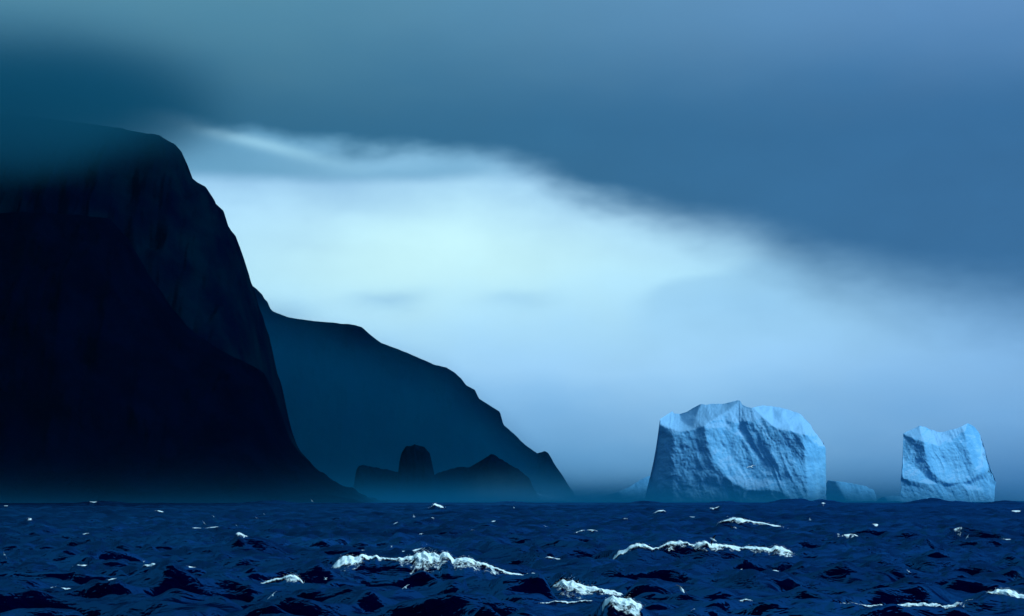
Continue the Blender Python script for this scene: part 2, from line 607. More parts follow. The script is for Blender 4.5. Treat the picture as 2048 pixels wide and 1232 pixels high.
STREAKS = [
    ('thin white foam streak just behind the widest breaking crest', [(780, 1106, 2), (800, 1104, 4), (825, 1100, 8), (845, 1099, 9), (862, 1103, 6)]),
    ('thin broken foam lines trailing left from the corner breaker', [(1668, 1206, 4), (1700, 1208, 6), (1740, 1210, 5), (1780, 1211, 6), (1832, 1206, 7), (1890, 1211, 11), (1925, 1209, 12), (1950, 1202, 8), (1975, 1194, 7), (1992, 1188, 5)]),
    ('thin pale foam line just above the rounded bottom breaker', [(1072, 1204, 2), (1090, 1203, 4), (1110, 1203, 2), (1150, 1204, 3), (1180, 1202, 3), (1208, 1205, 3)]),
    ('small bright dash of foam at far centre, right of the foam puff', [(976, 1043, 3), (986, 1042, 5), (1000, 1043, 4), (1016, 1046, 3)]),
    ('small bright oval of foam at far left below the headland', [(141, 1133, 3), (152, 1131, 6), (165, 1130, 4), (180, 1128, 2)]),
    ('faint foam lace at the left edge near the bottom', [(66, 1180, 3), (100, 1177, 5), (140, 1178, 4), (165, 1175, 5), (200, 1173, 3)]),
    ('faint slanting foam scratches right of the left edge lace', [(172, 1172, 3), (186, 1167, 5), (205, 1165, 3), (220, 1160, 3), (238, 1158, 2)]),
    ('thin white crest line far out under the headland', [(378, 1056, 2), (392, 1056, 3), (404, 1058, 3), (420, 1056, 2), (442, 1055, 2)]),
    ('short slanting foam line far out at left', [(146, 1071, 2), (158, 1069, 4), (170, 1066, 3), (183, 1064, 2)]),
    ('dashed foam line left of centre, middle distance', [(206, 1093, 2), (222, 1090, 4), (235, 1088, 4), (245, 1087, 2)]),
    ('short white line on a wave top left of centre', [(388, 1100, 2), (400, 1101, 4), (416, 1103, 3)]),
    ('thin arched crest line right of the widest crest', [(1083, 1119, 2), (1095, 1117, 4), (1108, 1117, 3), (1122, 1121, 3), (1134, 1127, 3)]),
    ('short white dash below the long right crest', [(1538, 1140, 2), (1548, 1139, 5), (1562, 1140, 3)]),
    ('faint white crest line far right in the middle distance', [(1998, 1082, 2), (2010, 1080, 4), (2030, 1080, 3)]),
    ('short white crest far out at right below the smaller iceberg', [(1922, 1050, 2), (1934, 1051, 3), (1946, 1051, 2)]),
    ('bright far crest close under the right skyline', [(2020, 1023, 2), (2034, 1021, 5), (2050, 1022, 4)]),
    ('white dash close under the skyline left of the spray plume', [(1376, 1032, 2), (1390, 1034, 4), (1408, 1035, 3)]),
    ('tiny bright fleck under the left side of the largest iceberg', [(1415, 1017, 3), (1422, 1016, 6), (1430, 1017, 4), (1446, 1010, 2)]),
    ('broken foam thread just left of the largest iceberg skyline', [(1304, 1028, 2), (1316, 1022, 5), (1328, 1021, 4), (1336, 1027, 3)]),
    ('pair of foam dashes far out under the sea rocks', [(1088, 1058, 3), (1100, 1059, 4), (1116, 1059, 3)]),
    ('faint foam net far out left of the largest iceberg', [(1140, 1070, 2), (1160, 1062, 4), (1180, 1060, 3), (1205, 1066, 4)]),
    ('short foam dash behind the left end of the widest crest', [(700, 1103, 2), (712, 1104, 4), (732, 1102, 3)]),
    ('small foam dash left of the widest crest', [(643, 1102, 2), (650, 1101, 6), (660, 1100, 3)]),
    ('foam thread left of the widest crest touching its end', [(650, 1123, 2), (672, 1121, 4), (700, 1120, 3)]),
    ('slanting far foam streak below the headland point', [(781, 1053, 2), (790, 1048, 4), (800, 1045, 3)]),
    ('pale far foam streak below the cliff foot', [(304, 1021, 2), (315, 1022, 4), (330, 1025, 3)]),
    ('thin far white line on the left skyline', [(178, 1003, 2), (187, 1004, 3), (196, 1004, 2)]),
    ('tiny far foam dot pair at the left edge', [(2, 1012, 3), (10, 1012, 2), (22, 1012, 3)]),
    ('white fleck on the water under the low ice slab', [(1640, 1007, 3), (1647, 1006, 6), (1655, 1007, 3)]),
    ('small white wave top below the largest iceberg', [(1476, 1202, 2), (1495, 1199, 3), (1509, 1201, 5), (1512, 1206, 3)]),
    ('white tip on a dark wave at the bottom edge right of centre', [(1383, 1224, 2), (1388, 1222, 6), (1398, 1226, 4)]),
    ('pale line along a dark wave top under the long right crest', [(1463, 1144, 2), (1475, 1141, 3), (1488, 1139, 4), (1492, 1142, 2)]),
    ('small foam crest line on a dark swell at bottom centre', [(938, 1193, 2), (948, 1191, 4), (962, 1191, 4), (972, 1194, 2)]),
]
for i_, (lab_, pts_) in enumerate(STREAKS):
    rows_ = [p_[1] for p_ in pts_]
    hgt_ = max(4.0, 0.055 * (max(rows_) - EYE)) + 1.3 * max(p_[2] for p_ in pts_) * 0.6
    base_ = max(rows_) + hgt_
    mx_ = max(4.0, 0.18 * (pts_[-1][0] - pts_[0][0]))
    BREAKERS.append(('streak%d' % i_, base_, [(pts_[0][0] - 2.2 * mx_, base_ - 1), (pts_[0][0] - mx_, pts_[0][1] + hgt_ * 0.45)] + [(p_[0], p_[1]) for p_ in pts_]
                     + [(pts_[-1][0] + mx_, pts_[-1][1] + hgt_ * 0.45), (pts_[-1][0] + 2.2 * mx_, base_ - 1)]))
# swells that lift the skyline: (px, row of the top, half width px, distance m)
SKYLINE = [(1590, 996.3, 60, 2500), (1645, 998.5, 40, 2600), (1865, 996.6, 50, 2500), (1905, 1001, 60, 2700), (1290, 1001.3, 40, 2600),
           (540, 1001.5, 60, 2600), (1020, 1002, 50, 2600), (200, 1001.8, 60, 2500), (1450, 1002, 40, 2700), (2010, 1001, 40, 2600)]

HUMPS = []
for kind, base, pts in BREAKERS:
    d = float(sea_dist(base))
    X = np.array([lat(a, d) for a, _ in pts])
    A = np.array([(base - b) * K * d for _, b in pts]) * 1.02
    A[0] = A[-1] = 0.0
    HUMPS.append(dict(kind=kind, d=d, X=X, A=A, pts=pts, base=base, fw=max(0.9, 0.85 * A.max()), bw=max(2.2, 2.6 * A.max())))
HUMP_BY = {h['kind']: h for h in HUMPS if h['kind'] != 'dark'}


def hump_yc(h, x):
    return h['d'] + h['fw'] * 1.1 + 0.9 * pnoise(x * 0.22, h['d'] * 0.1)


def hump_a(h, x):
    s_ = h['d'] / 240.0
    return np.interp(x, h['X'], h['A']) * (1 + 0.16 * fbm(x / (1.1 * s_), h['d'] * 0.37, 2.0, 3))


def humps(x, y, hw):
    """replace the random waves by the shaped crests where there are any."""
    damp = np.ones_like(hw)
    add = np.zeros_like(hw)
    for h in HUMPS:
        x0, x1 = h['X'][0], h['X'][-1]
        m = (x > x0 - 1) & (x < x1 + 1) & (y > h['d'] - 24) & (y < h['d'] + 40)
        if not m.any():
            continue
        xm, ym = x[m], y[m]
        A = hump_a(h, xm)
        q = ym - hump_yc(h, xm)
        prof = np.where(q < 0, np.exp(-(q / h['fw']) ** 2 * 1.4), np.exp(-(q / h['bw']) ** 2))
        win = sstep(xm, x0, x0 + (x1 - x0) * 0.25) * (1 - sstep(xm, x1 - (x1 - x0) * 0.25, x1))
        fr = np.where(q < 0, max(h['bw'] * 1.1, 14.0 if h['kind'] != 'dark' and (not h['kind'].startswith('streak') or x1 - x0 > 12) else 0.0), h['bw'] * 1.1)
        damp[m] = np.minimum(damp[m], 1 - 0.88 * np.exp(-(q / fr) ** 2) * win)
        add[m] = np.maximum(add[m], A * prof)
    out = hw * damp + add
    for (px, row, hwid, d) in SKYLINE:
        X = lat(px, d)
        W = hwid * K * d
        m = (np.abs(x - X) < W * 2.2) & (np.abs(y - d) < 160)
        if not m.any():
            continue
        A = alt(row, d) + d * d / (2 * EARTH)
        u = (x[m] - X) / W
        out[m] = out[m] * (1 - 0.6 * np.exp(-u ** 2)) + A * np.exp(-u ** 2 * 1.2) * np.exp(-((y[m] - d) / 45) ** 2) \
            * (1 + 0.22 * fbm(x[m] * 0.16, y[m] * 0.03))
    return out


def sea_height(x, y):
    x = np.asarray(x, np.float32)
    y = np.asarray(y, np.float32)
    h, c = waves(x, y)
    h = humps(x, y, h)
    return h + drop(np.hypot(x, y)).astype(np.float32), c


# fine fan where the photograph looks, coarser all round
ang_f = np.linspace(-0.215, 0.215, 720)
ang_c = np.linspace(0.215, 2 * math.pi - 0.215, 102)[1:-1]
ang = np.concatenate([ang_f, ang_c])
rows = [3.0]
while rows[-1] < 118:
    rows.append(rows[-1] * 1.07)
while rows[-1] < 17000:
    r = rows[-1]
    rows.append(r + max(0.30, r * (0.0020 if r < 700 else 0.0028 if r < 2000 else 0.0062)))
rad = np.array(rows)
AA, RR = np.meshgrid(ang, rad)
X, Y = (RR * np.sin(AA)), (RR * np.cos(AA))
Xf, Yf = X.ravel(), Y.ravel()
Z = np.empty(len(Xf), np.float32)
C = np.empty(len(Xf), np.float32)
CH = 200000
for s in range(0, len(Xf), CH):
    Z[s:s + CH], C[s:s + CH] = sea_height(Xf[s:s + CH], Yf[s:s + CH])
nr, nc = X.shape
foam = sstep(C, 1.25, 1.7) * 0.60
rr = np.hypot(Xf, Yf)
foam = np.where(rr > 5000, 0, foam)
verts = np.column_stack([Xf, Yf, Z])
quads = grid_quads(nr, nc, wrap=True)[:, ::-1]
# close the small hole under the ship
cen = len(verts)
verts = np.vstack([verts, [[0, 0, 0]]])
foam = np.append(foam, 0)
hole = np.array([[cen, cen, (j + 1) % nc, j] for j in range(nc)])
me = new_mesh('sea', verts, quads, m_sea, attrs={'foam': foam})
sea = tag(link('sea', me), kind='structure')


# ------------------------------------------------------------------ headland: ridges with gullied faces
def ridge(name, prof, d, front, back, label, mat=m_rock, step=6.0, rough=1.0, power=1.25, seed=0.0, zcut=-14.0, foot=0.0):
    P = np.array(prof, float)
    xs = np.array([lat(a, d) for a in P[:, 0]])
    hs = np.array([alt(b_, d) for b_ in P[:, 1]])
    x = np.arange(xs[0], xs[-1] + step, step)
    # smooth the measured outline a little, the photograph has rounded shoulders
    hx = np.interp(x, xs, hs)
    kern = np.array([1, 2, 1.0]); kern /= kern.sum()
    hx = np.convolve(np.pad(hx, 1, 'edge'), kern, 'valid')
    t = np.concatenate([-np.linspace(1, 0, 60) ** 1.15, np.linspace(0, 1, 14)[1:]])
    TT, XX = np.meshgrid(t, x, indexing='ij')
    HH = np.broadcast_to(hx, XX.shape)
    YY = d + np.where(TT < 0, TT * front, TT * back)
    YY = YY + np.where(TT < 0, -1, 1) * 0
    s = np.abs(TT)
    gul = ridged(XX / 95 + seed, YY / 260, seed, 4)
    g = np.where(TT < 0, 1 - s ** power, 1 - s ** 1.6)
    body = HH - drop(d)
    Z = body * g + rough * 0.06 * body * gul * np.sin(np.clip(s, 0, 1) * math.pi) \
        + rough * 5.0 * fbm(XX / 30 + seed, YY / 40, seed, 4) * (0.30 + 0.7 * sstep(s, 0.0, 0.12))
    Z = Z + drop(d) + np.where(s > 0.98, zcut, 0)
    # lean of the buttresses
    YY = YY + rough * 26 * fbm(XX / 120 + seed * 2, Z / 90, seed, 3) * sstep(s, 0.02, 0.3)
    v = np.column_stack([XX.ravel(), YY.ravel(), Z.ravel()])
    q = grid_quads(*XX.shape)
    o = link(name, new_mesh(name, v, q, mat))
    return tag(o, label, kind='structure')


ridge('headland', [(-1500, 330), (-900, 215), (-300, 218), (0, 228), (150, 243), (250, 258), (320, 272), (350, 288), (365, 306), (373, 335), (380, 352), (395, 364), (412, 373),
                   (420, 386), (425, 403), (438, 412), (446, 440), (462, 460), (473, 490), (475, 515), (486, 535), (490, 562), (500, 590), (508, 630), (514, 670), (520, 710),
                   (528, 748), (543, 820), (570, 880), (602, 925), (648, 960), (688, 985), (725, 1008)],
      4200, 420, 900, 'tall black rock headland with a stepped right edge, its top lost in cloud', step=1.5, seed=1.3)
ridge('headland', [(-1600, 520), (-900, 480), (-200, 436), (40, 424), (150, 428), (212, 436), (250, 474), (280, 526), (300, 562), (350, 630), (385, 662), (420, 690), (480, 718), (525, 742),
                   (538, 770), (550, 815), (570, 872), (598, 912), (634, 945), (674, 968), (706, 984), (750, 1010)],
      3650, 330, 400, 'darkest rock buttress standing in front of the tall headland', mat=m_black, step=2.2, seed=4.1)
ridge('headland', [(100, 380), (300, 470), (440, 520), (490, 562), (512, 577), (525, 590), (533, 608), (545, 622), (575, 634), (630, 643), (700, 648), (724, 654), (740, 668),
                   (762, 685), (800, 700), (830, 713), (850, 720), (870, 730), (893, 735), (908, 744), (922, 757), (932, 770), (950, 780), (958, 798), (975, 808), (1000, 824),
                   (1007, 850), (1030, 870), (1050, 890), (1075, 907), (1090, 902), (1097, 908), (1110, 930), (1126, 952), (1136, 968), (1146, 984), (1160, 1008)],
      5700, 330, 800, 'lower hazy slope falling to the sea behind the tall headland', step=1.5, seed=7.7, rough=0.7)


def stack_rock(prof, d, depth, label, seed):
    P = np.array(prof, float)
    n = 90
    px = np.linspace(P[0, 0], P[-1, 0], n)
    hx = np.interp(px, P[:, 0], P[:, 1])
    x = np.array([lat(a, d) for a in px])
    h = np.array([alt(b_, d) for b_ in hx]) - drop(d)
    th = np.linspace(-1, 1, 41)
    TT, XX = np.meshgrid(th, x, indexing='ij')
    HH = np.broadcast_to(h, XX.shape)
    g = np.clip(1 - np.abs(TT) ** 2.2, 0, 1) ** 0.8
    YY = TT * depth + 4 * fbm(XX / 20, TT * 2 + seed, seed)
    ZZ = np.maximum(HH * g, 0) + 4.0 * fbm(XX / 14 + seed, YY / 14, seed) * (np.abs(TT) > 0.05) - np.where(np.abs(TT) > 0.98, 8, 0)
    xc = x.mean()
    v = np.column_stack([(XX - xc).ravel(), YY.ravel(), ZZ.ravel()])
    o = link('sea_stack', new_mesh('sea_stack', v, grid_quads(*XX.shape), m_rock), loc=(xc, d, drop(d)))
    tag(o, label, 'rock', 'dark rocks off the foot of the slope')


stack_rock([(702, 1006), (708, 975), (713, 940), (718, 931), (735, 932), (760, 938), (800, 946), (830, 975), (850, 1006)], 4850, 45,
           'low wedge shaped rock left of the domed rock at the foot of the slope', 2.2)
stack_rock([(786, 1006), (795, 960), (799, 925), (803, 908), (812, 895), (830, 889), (849, 894), (860, 908), (865, 930), (872, 965), (884, 1006)], 4800, 40,
           'round domed dark rock standing up from the mist at the foot of the slope', 5.5)
stack_rock([(850, 1006), (868, 950), (900, 939), (938, 935), (962, 921), (983, 908), (1000, 919), (1030, 935), (1058, 957), (1064, 972), (1085, 1006)], 4900, 55,
           'long peaked dark rock right of the domed rock, low on the waterline', 8.4)


# ------------------------------------------------------------------ icebergs
from mathutils.geometry import delaunay_2d_cdt


def facets(ctrl, qx, qz):
    """depth at (qx, qz), piecewise linear over the control points [(x, z, depth)]."""
    P = [Vector((c[0], c[1])) for c in ctrl]
    V, E, F, oi, _, _ = delaunay_2d_cdt(P, [], [], 0, 1e-6)
    D = np.array([ctrl[o[0]][2] for o in oi], float)
    V = np.array([(v.x, v.y) for v in V])
    out = np.full(qx.shape, np.nan)
    for f in F:
        a, b_, c = V[f[0]], V[f[1]], V[f[2]]
        det = (b_[1] - c[1]) * (a[0] - c[0]) + (c[0] - b_[0]) * (a[1] - c[1])
        if abs(det) < 1e-9:
            continue
        l1 = ((b_[1] - c[1]) * (qx - c[0]) + (c[0] - b_[0]) * (qz - c[1])) / det
        l2 = ((c[1] - a[1]) * (qx - c[0]) + (a[0] - c[0]) * (qz - c[1])) / det
        l3 = 1 - l1 - l2
        m = (l1 > -1e-6) & (l2 > -1e-6) & (l3 > -1e-6)
        out[m] = (l1 * D[f[0]] + l2 * D[f[1]] + l3 * D[f[2]])[m]
    return out


def blur(a, n):
    for _ in range(n):
        a = np.pad(a, 1, 'edge')
        a = (a[1:-1, 1:-1] * 2 + a[:-2, 1:-1] + a[2:, 1:-1] + a[1:-1, :-2] + a[1:-1, 2:]) / 6
    return a


def iceberg(name, top, left, right, ctrl, d, label, cell=0.9, flute=(0.42, -0.9), seed=0.0, flute_amp=1.4, deep=150.0, bl=7, turn=0.0, relief=0.6, mat=m_ice):
    """A berg from its measured outline and the depth (metres, away from the viewer) of its corners; closed at the back."""
    T, L, Rr, Cc = (np.array(a, float) for a in (top, left, right, ctrl))
    x0, x1 = lat(L[:, 0].min(), d), lat(Rr[:, 0].max(), d)
    base_row = 1012.0
    zb = alt(base_row, d)
    xc = (x0 + x1) / 2
    ht = alt(T[:, 1].min(), d) - zb
    nu, nv = int((x1 - x0) / cell), int(ht / cell)
    u = np.linspace(0, 1, nu)
    v = np.linspace(0, 1, nv)
    VV, UU = np.meshgrid(v, u, indexing='ij')
    tx = lat(T[:, 0], d)
    tz = alt(T[:, 1], d)
    # iterate: x depends on the row, the row on the top at x
    XX = x0 + UU * (x1 - x0)
    lz, lx = alt(L[:, 1], d)[::-1], lat(L[:, 0], d)[::-1]
    rz, rx = alt(Rr[:, 1], d)[::-1], lat(Rr[:, 0], d)[::-1]
    for _ in range(5):
        TZ = np.interp(XX, tx, tz)
        ZZ = zb + VV * (TZ - zb)
        lo = np.interp(ZZ, lz, lx)
        hi = np.interp(ZZ, rz, rx)
        XX = lo + UU * (hi - lo)
    jag = 1.3 * fbm(XX / 9 + seed, ZZ / 9, seed, 3)
    cx, cz, cd = lat(Cc[:, 0], d), alt(Cc[:, 1], d), Cc[:, 2]
    # points far outside keep the hull around the whole outline
    dep = facets(list(zip(cx, cz, cd)), XX, ZZ)
    bad = np.isnan(dep)
    if bad.any():
        bi = np.argwhere(bad)
        for i, j in bi:
            k = np.argmin((cx - XX[i, j]) ** 2 + (cz - ZZ[i, j]) ** 2)
            dep[i, j] = cd[k]
    dep = np.where(dep < 34, 34 + (dep - 34) * relief, dep)
    dep = blur(dep, bl) + turn * (XX - x0 - (x1 - x0) / 2)
    fx, fz = flute
    nrm = math.hypot(fx, fz)
    fx, fz = fx / nrm, fz / nrm
    warp = 6 * fbm(XX / 40 + seed, ZZ / 40, seed, 2)
    along = XX * fx + ZZ * fz
    across = XX * -fz + ZZ * fx + warp
    fl = ridged(across / 17 + seed, along / 150, seed, 3)
    face = 1 - sstep(dep - turn * (XX - x0 - (x1 - x0) / 2), 45, 75)                  # flutes only on the steep faces
    dep = dep - flute_amp * fl * face * (0.35 + 0.65 * sstep(UU + 0.12 * VV, 0.22, 0.45))
    dep = dep + 1.7 * fbm(XX / 24 + seed, ZZ / 18, seed, 4) + 0.5 * fbm(XX / 4, ZZ / 4, seed, 3)
    rim = np.minimum(np.minimum(UU, 1 - UU) * 12, (1 - VV) * 10).clip(0, 1)
    XX = XX + jag * 0.6 * (1 - 0.3 * rim)
    ZZ = ZZ + jag * 0.45 * VV
    front = np.column_stack([(XX - xc).ravel(), dep.ravel(), (ZZ - zb).ravel()])
    bk = dep.max() + 12 + (deep - dep.max() * 0.4) * np.sin(math.pi * np.clip(UU * 0.86 + 0.07, 0, 1)) * (1 - 0.35 * VV ** 2) + 5 * fbm(XX / 35, ZZ / 30, seed + 4, 3)
    backv = np.column_stack([((XX - xc) * 0.94).ravel(), bk.ravel(), ((ZZ - zb) * (1 - 0.12 * VV)).ravel()])
    q = grid_quads(nv, nu)
    n = nu * nv
    idx = np.arange(n).reshape(nv, nu)
    loop = np.concatenate([idx[0, :], idx[1:, -1], idx[-1, -2::-1], idx[-2:0:-1, 0]])
    nx_ = np.roll(loop, -1)
    sides = np.column_stack([loop, loop + n, nx_ + n, nx_])
    allq = np.vstack([q, q[:, ::-1] + n, sides])
    me = new_mesh(name, np.vstack([front, backv]), allq, mat)
    o = link(name, me, loc=(xc, d, zb))
    o.rotation_euler = (0, 0, -math.atan2(xc, d))
    return tag(o, label, 'iceberg', 'icebergs')


def zc(pts, s, ox, oy):
    return [(ox + p_[0] * s, oy + p_[1] * s) + tuple(p_[2:]) for p_ in pts]


S1, OX1, OY1 = 440 / 2048, 1260, 770
big_top = zc([(130, 1060), (247, 325), (300, 278), (370, 218), (400, 240), (450, 243), (520, 225), (580, 190), (650, 158), (700, 166), (760, 155), (850, 158), (930, 145),
              (1000, 126), (1025, 130), (1045, 172), (1080, 190), (1130, 205), (1165, 195), (1190, 180), (1240, 165), (1330, 172), (1400, 178), (1480, 200), (1560, 226), (1610, 250),
              (1650, 290), (1690, 340), (1720, 400), (1770, 465), (1810, 525), (1835, 565), (1840, 700)], S1, OX1, OY1)
big_left = zc([(247, 100), (247, 325), (236, 450), (215, 620), (185, 800), (150, 950), (128, 1060), (110, 1140)], S1, OX1, OY1)
big_right = zc([(1835, 100), (1835, 565), (1838, 700), (1842, 850), (1840, 1000), (1846, 1140)], S1, OX1, OY1)
big_ctrl = zc([
    (60, 1160, 60), (400, 1160, 6), (700, 1160, 0), (1000, 1160, 0), (1400, 1160, 4), (1640, 1160, 8), (1900, 1160, 110), (1900, 560, 120), (1900, 60, 190), (60, 60, 190), (1000, 60, 130), (60, 600, 60),
    (128, 1060, 46), (185, 800, 46), (220, 600, 46), (247, 330, 50),
    (400, 720, 14), (400, 500, 20), (600, 900, 0), (640, 600, 12), (560, 1050, 0),
    (250, 330, 48), (370, 398, 30), (480, 426, 24), (600, 405, 22), (690, 378, 16),
    (720, 560, 4), (780, 700, -4), (860, 830, -10), (960, 910, -14), (1080, 972, -16), (1200, 985, -14), (1320, 980, -10), (1420, 1000, -6), (1500, 1045, 0),
    (1100, 1010, -4), (1250, 1030, -2), (1380, 1040, 0), (900, 960, -2),
    (880, 450, 30), (940, 650, 22), (1060, 820, 12), (1170, 880, 8), (1250, 730, 22), (1330, 870, 6),
    (760, 320, 34), (900, 230, 56), (1020, 132, 74), (860, 160, 92), (700, 170, 96),
    (1010, 330, 44), (1050, 460, 38), (1120, 560, 30), (1190, 640, 24),
    (1170, 200, 58), (1250, 290, 42), (1330, 370, 30), (1400, 410, 24), (1500, 415, 24), (1560, 440, 24), (1640, 452, 26),
    (1100, 330, 38), (1200, 450, 30), (1300, 600, 18), (1420, 540, 22), (1400, 780, 6), (1480, 700, 14), (1540, 860, 6), (1500, 560, 22), (1560, 640, 18),
    (370, 220, 152), (450, 245, 140), (560, 205, 118), (650, 160, 102), (470, 330, 88), (600, 300, 60),
    (1190, 185, 110), (1330, 172, 160), (1420, 250, 108), (1480, 330, 82), (1530, 410, 46), (1340, 290, 92), (1420, 370, 52),
    (1450, 190, 165), (1600, 240, 160), (1690, 350, 140), (1770, 470, 124), (1830, 560, 112), (1600, 330, 112), (1670, 430, 66), (1720, 540, 58),
    (1615, 520, 20), (1635, 700, 16), (1650, 900, 12), (1655, 1050, 12), (1735, 560, 62), (1740, 800, 52), (1745, 1040, 50),
    (1838, 700, 106), (1842, 850, 104), (1842, 1040, 102)], S1, OX1, OY1)
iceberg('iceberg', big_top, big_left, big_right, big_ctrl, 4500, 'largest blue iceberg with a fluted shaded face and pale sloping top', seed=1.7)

S2, OX2, OY2 = 408 / 2048, 1640, 800
small_top = zc([(810, 600), (835, 338), (880, 312), (930, 290), (1000, 258), (1050, 268), (1100, 285), (1150, 302), (1200, 318), (1250, 312), (1310, 292), (1370, 280), (1410, 262),
                (1450, 240), (1480, 222), (1510, 232), (1560, 265), (1600, 310), (1640, 370), (1662, 440), (1760, 800)], S2, OX2, OY2)
small_left = zc([(838, 100), (838, 340), (832, 600), (822, 760), (820, 850), (805, 1000), (800, 1100)], S2, OX2, OY2)
small_right = zc([(1640, 100), (1642, 370), (1665, 470), (1685, 570), (1712, 660), (1742, 745), (1768, 830), (1757, 900), (1755, 1100)], S2, OX2, OY2)
small_ctrl = zc([
    (700, 1150, 40), (820, 1150, 22), (1100, 1150, 2), (1400, 1150, 0), (1750, 1150, 30), (1900, 1150, 60), (1900, 50, 120), (700, 50, 110), (1300, 50, 110), (1900, 700, 70), (700, 600, 50),
    (838, 340, 50), (832, 600, 40), (820, 800, 24), (805, 1040, 22),
    (1000, 262, 46), (1100, 290, 54), (1220, 320, 52), (1350, 288, 46), (1480, 226, 50), (1560, 268, 70), (1642, 370, 85),
    (950, 480, 32), (960, 600, 26), (1040, 430, 12), (1055, 520, 6), (1075, 620, 6), (1130, 720, 2), (1190, 790, -2), (1000, 700, 20), (1080, 790, 14),
    (830, 785, 16), (900, 805, 8), (980, 826, 4), (1050, 832, 2), (900, 850, 14), (1000, 880, 10),
    (1200, 450, 26), (1250, 600, 22), (1320, 700, 20), (1350, 400, 30), (1400, 560, 22), (1200, 850, 2), (1300, 836, 0), (1400, 830, 4), (1500, 815, 2), (1560, 770, 0), (1620, 725, 2), (1690, 712, 10),
    (1450, 320, 30), (1480, 480, 18), (1540, 650, 14), (1560, 420, 46), (1620, 560, 40),
    (1300, 870, 12), (1500, 850, 12), (1600, 790, 14), (1700, 760, 22), (1200, 960, 2), (1340, 960, 4), (1500, 900, 2), (1560, 1020, 4), (1660, 900, 12), (1765, 830, 42), (1755, 1040, 40)], S2, OX2, OY2)
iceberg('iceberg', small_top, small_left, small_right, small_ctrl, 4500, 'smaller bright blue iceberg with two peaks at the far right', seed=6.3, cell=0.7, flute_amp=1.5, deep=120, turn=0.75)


def low_ice(top, d, label, seed, depth=60):
    T = np.array(top, float)
    l = [(T[0, 0], 900), (T[0, 0] - 2, 1020)]
    r_ = [(T[-1, 0], 900), (T[-1, 0] + 2, 1020)]
    xm = (T[0, 0] + T[-1, 0]) / 2
    ct = [(T[0, 0] - 20, 880, 80), (T[-1, 0] + 20, 880, 80), (T[0, 0] - 20, 1030, 40), (T[-1, 0] + 20, 1030, 30), (xm, 1030, 0), (xm, 880, 90), (xm - 15, 985, 12), (xm + 20, 980, 20)]
    iceberg('iceberg', top, l, r_, ct, d, label, cell=1.6, seed=seed, flute_amp=1.0, deep=depth, bl=6, relief=1.0, mat=m_mistice)


low_ice([(1645, 990), (1655, 960), (1672, 962), (1700, 966), (1730, 972), (1748, 980), (1755, 1000)], 5600, 'low pale slab of ice between the two tall icebergs', 3.3)
low_ice([(1165, 1006), (1190, 995), (1215, 990), (1240, 982), (1262, 972), (1280, 960), (1296, 952), (1320, 950), (1340, 960)], 5600,
        'low pale ice sloping up behind the left side of the largest iceberg', 9.1)
low_ice([(915, 1004), (935, 991), (960, 992), (985, 991), (1010, 988), (1035, 981), (1050, 978), (1066, 983), (1085, 989), (1120, 993), (1160, 999), (1180, 1006)], 5250,
        'low grey mound standing in for pale spray at the foot of the slope in front of the peaked rock', 5.9, 40)  # solid mound added in place of the pale spray at the rocks' foot
low_ice([(1752, 1000), (1765, 994), (1782, 992), (1800, 993), (1815, 998)], 5600, 'thin dim strip of ice just left of the smaller iceberg', 12.4)


# ------------------------------------------------------------------ haze, sea mist and the cloud on the headland
def box(name, lo, hi, mat, kind='stuff', label=None):
    v = [(x, y, z) for x in (lo[0], hi[0]) for y in (lo[1], hi[1]) for z in (lo[2], hi[2])]
    f = [(0, 1, 3, 2), (4, 6, 7, 5), (0, 4, 5, 1), (2, 3, 7, 6), (0, 2, 6, 4), (1, 5, 7, 3)]
    o = link(name, new_mesh(name, v, f, mat, smooth_shade=False))
    return tag(o, label, kind=kind)


def volume(name, color, density):
    m = bpy.data.materials.new(name)
    m.use_nodes = True
    t = m.node_tree
    t.nodes.clear()
    Nd.tree = t
    out = t.nodes.new('ShaderNodeOutputMaterial')
    pv = t.nodes.new('ShaderNodeVolumePrincipled')
    pv.inputs['Color'].default_value = color
    pv.inputs['Density'].default_value = 0.0 if callable(density) else density
    t.links.new(pv.outputs[0], out.inputs['Volume'])
    if callable(density):
        tcn = t.nodes.new('ShaderNodeNewGeometry')
        x, y, z = separate(Nd(tcn.outputs['Position']))
        dn = density(x, y, z, Nd(tcn.outputs['Position']))
        t.links.new(dn.s, pv.inputs['Density'])
    return m


m_haze = volume('thin sea haze', (0.02, 0.26, 0.66, 1), 4.0e-6)
box('haze', (-17600, -17600, -28), (17600, 17600, 900), m_haze, label='thin pale haze over the sea')


def mist_density(x, y, z, p):
    n = noise(p, 0.006, 3.0, 0.55)
    zz = Nd.op('MAXIMUM', z + 4.0, 0.0)
    return expo(zz / -13.0) * (n * 1.3 + 0.35) * 2.9e-3 * smooth(y, 2900, 3300) * falling(y, 5600, 6000) * falling(x, 200, 900) * falling(z, 60, 110)


m_mist = volume('sea mist', (0.006, 0.17, 0.32, 1), mist_density)
box('sea_mist', (-1700, 2880, -6), (1150, 6020, 112), m_mist, label='low band of teal spray mist along the foot of the cliffs')


def cap_density(x, y, z, p):
    n = noise(p, 0.0045, 4.0, 0.55)
    zz = z + (n - 0.5) * 110.0 + (x + 600.0) * -0.10
    lift = (y - 3300.0) * 0.115
    return smooth(zz - lift, 350, 470) * 5.0e-3 * falling(x, -590, -370) * smooth(y, 3150, 3350) * falling(y, 4500, 4800) * falling(z - lift, 400, 580) * smooth(x, -1900, -1600)


m_cap = volume('hill cloud', (0.018, 0.175, 0.265, 1), cap_density)
box('hill_fog', (-1950, 3140, 290), (-300, 4820, 880), m_cap, label='dark cloud covering the top of the headland')


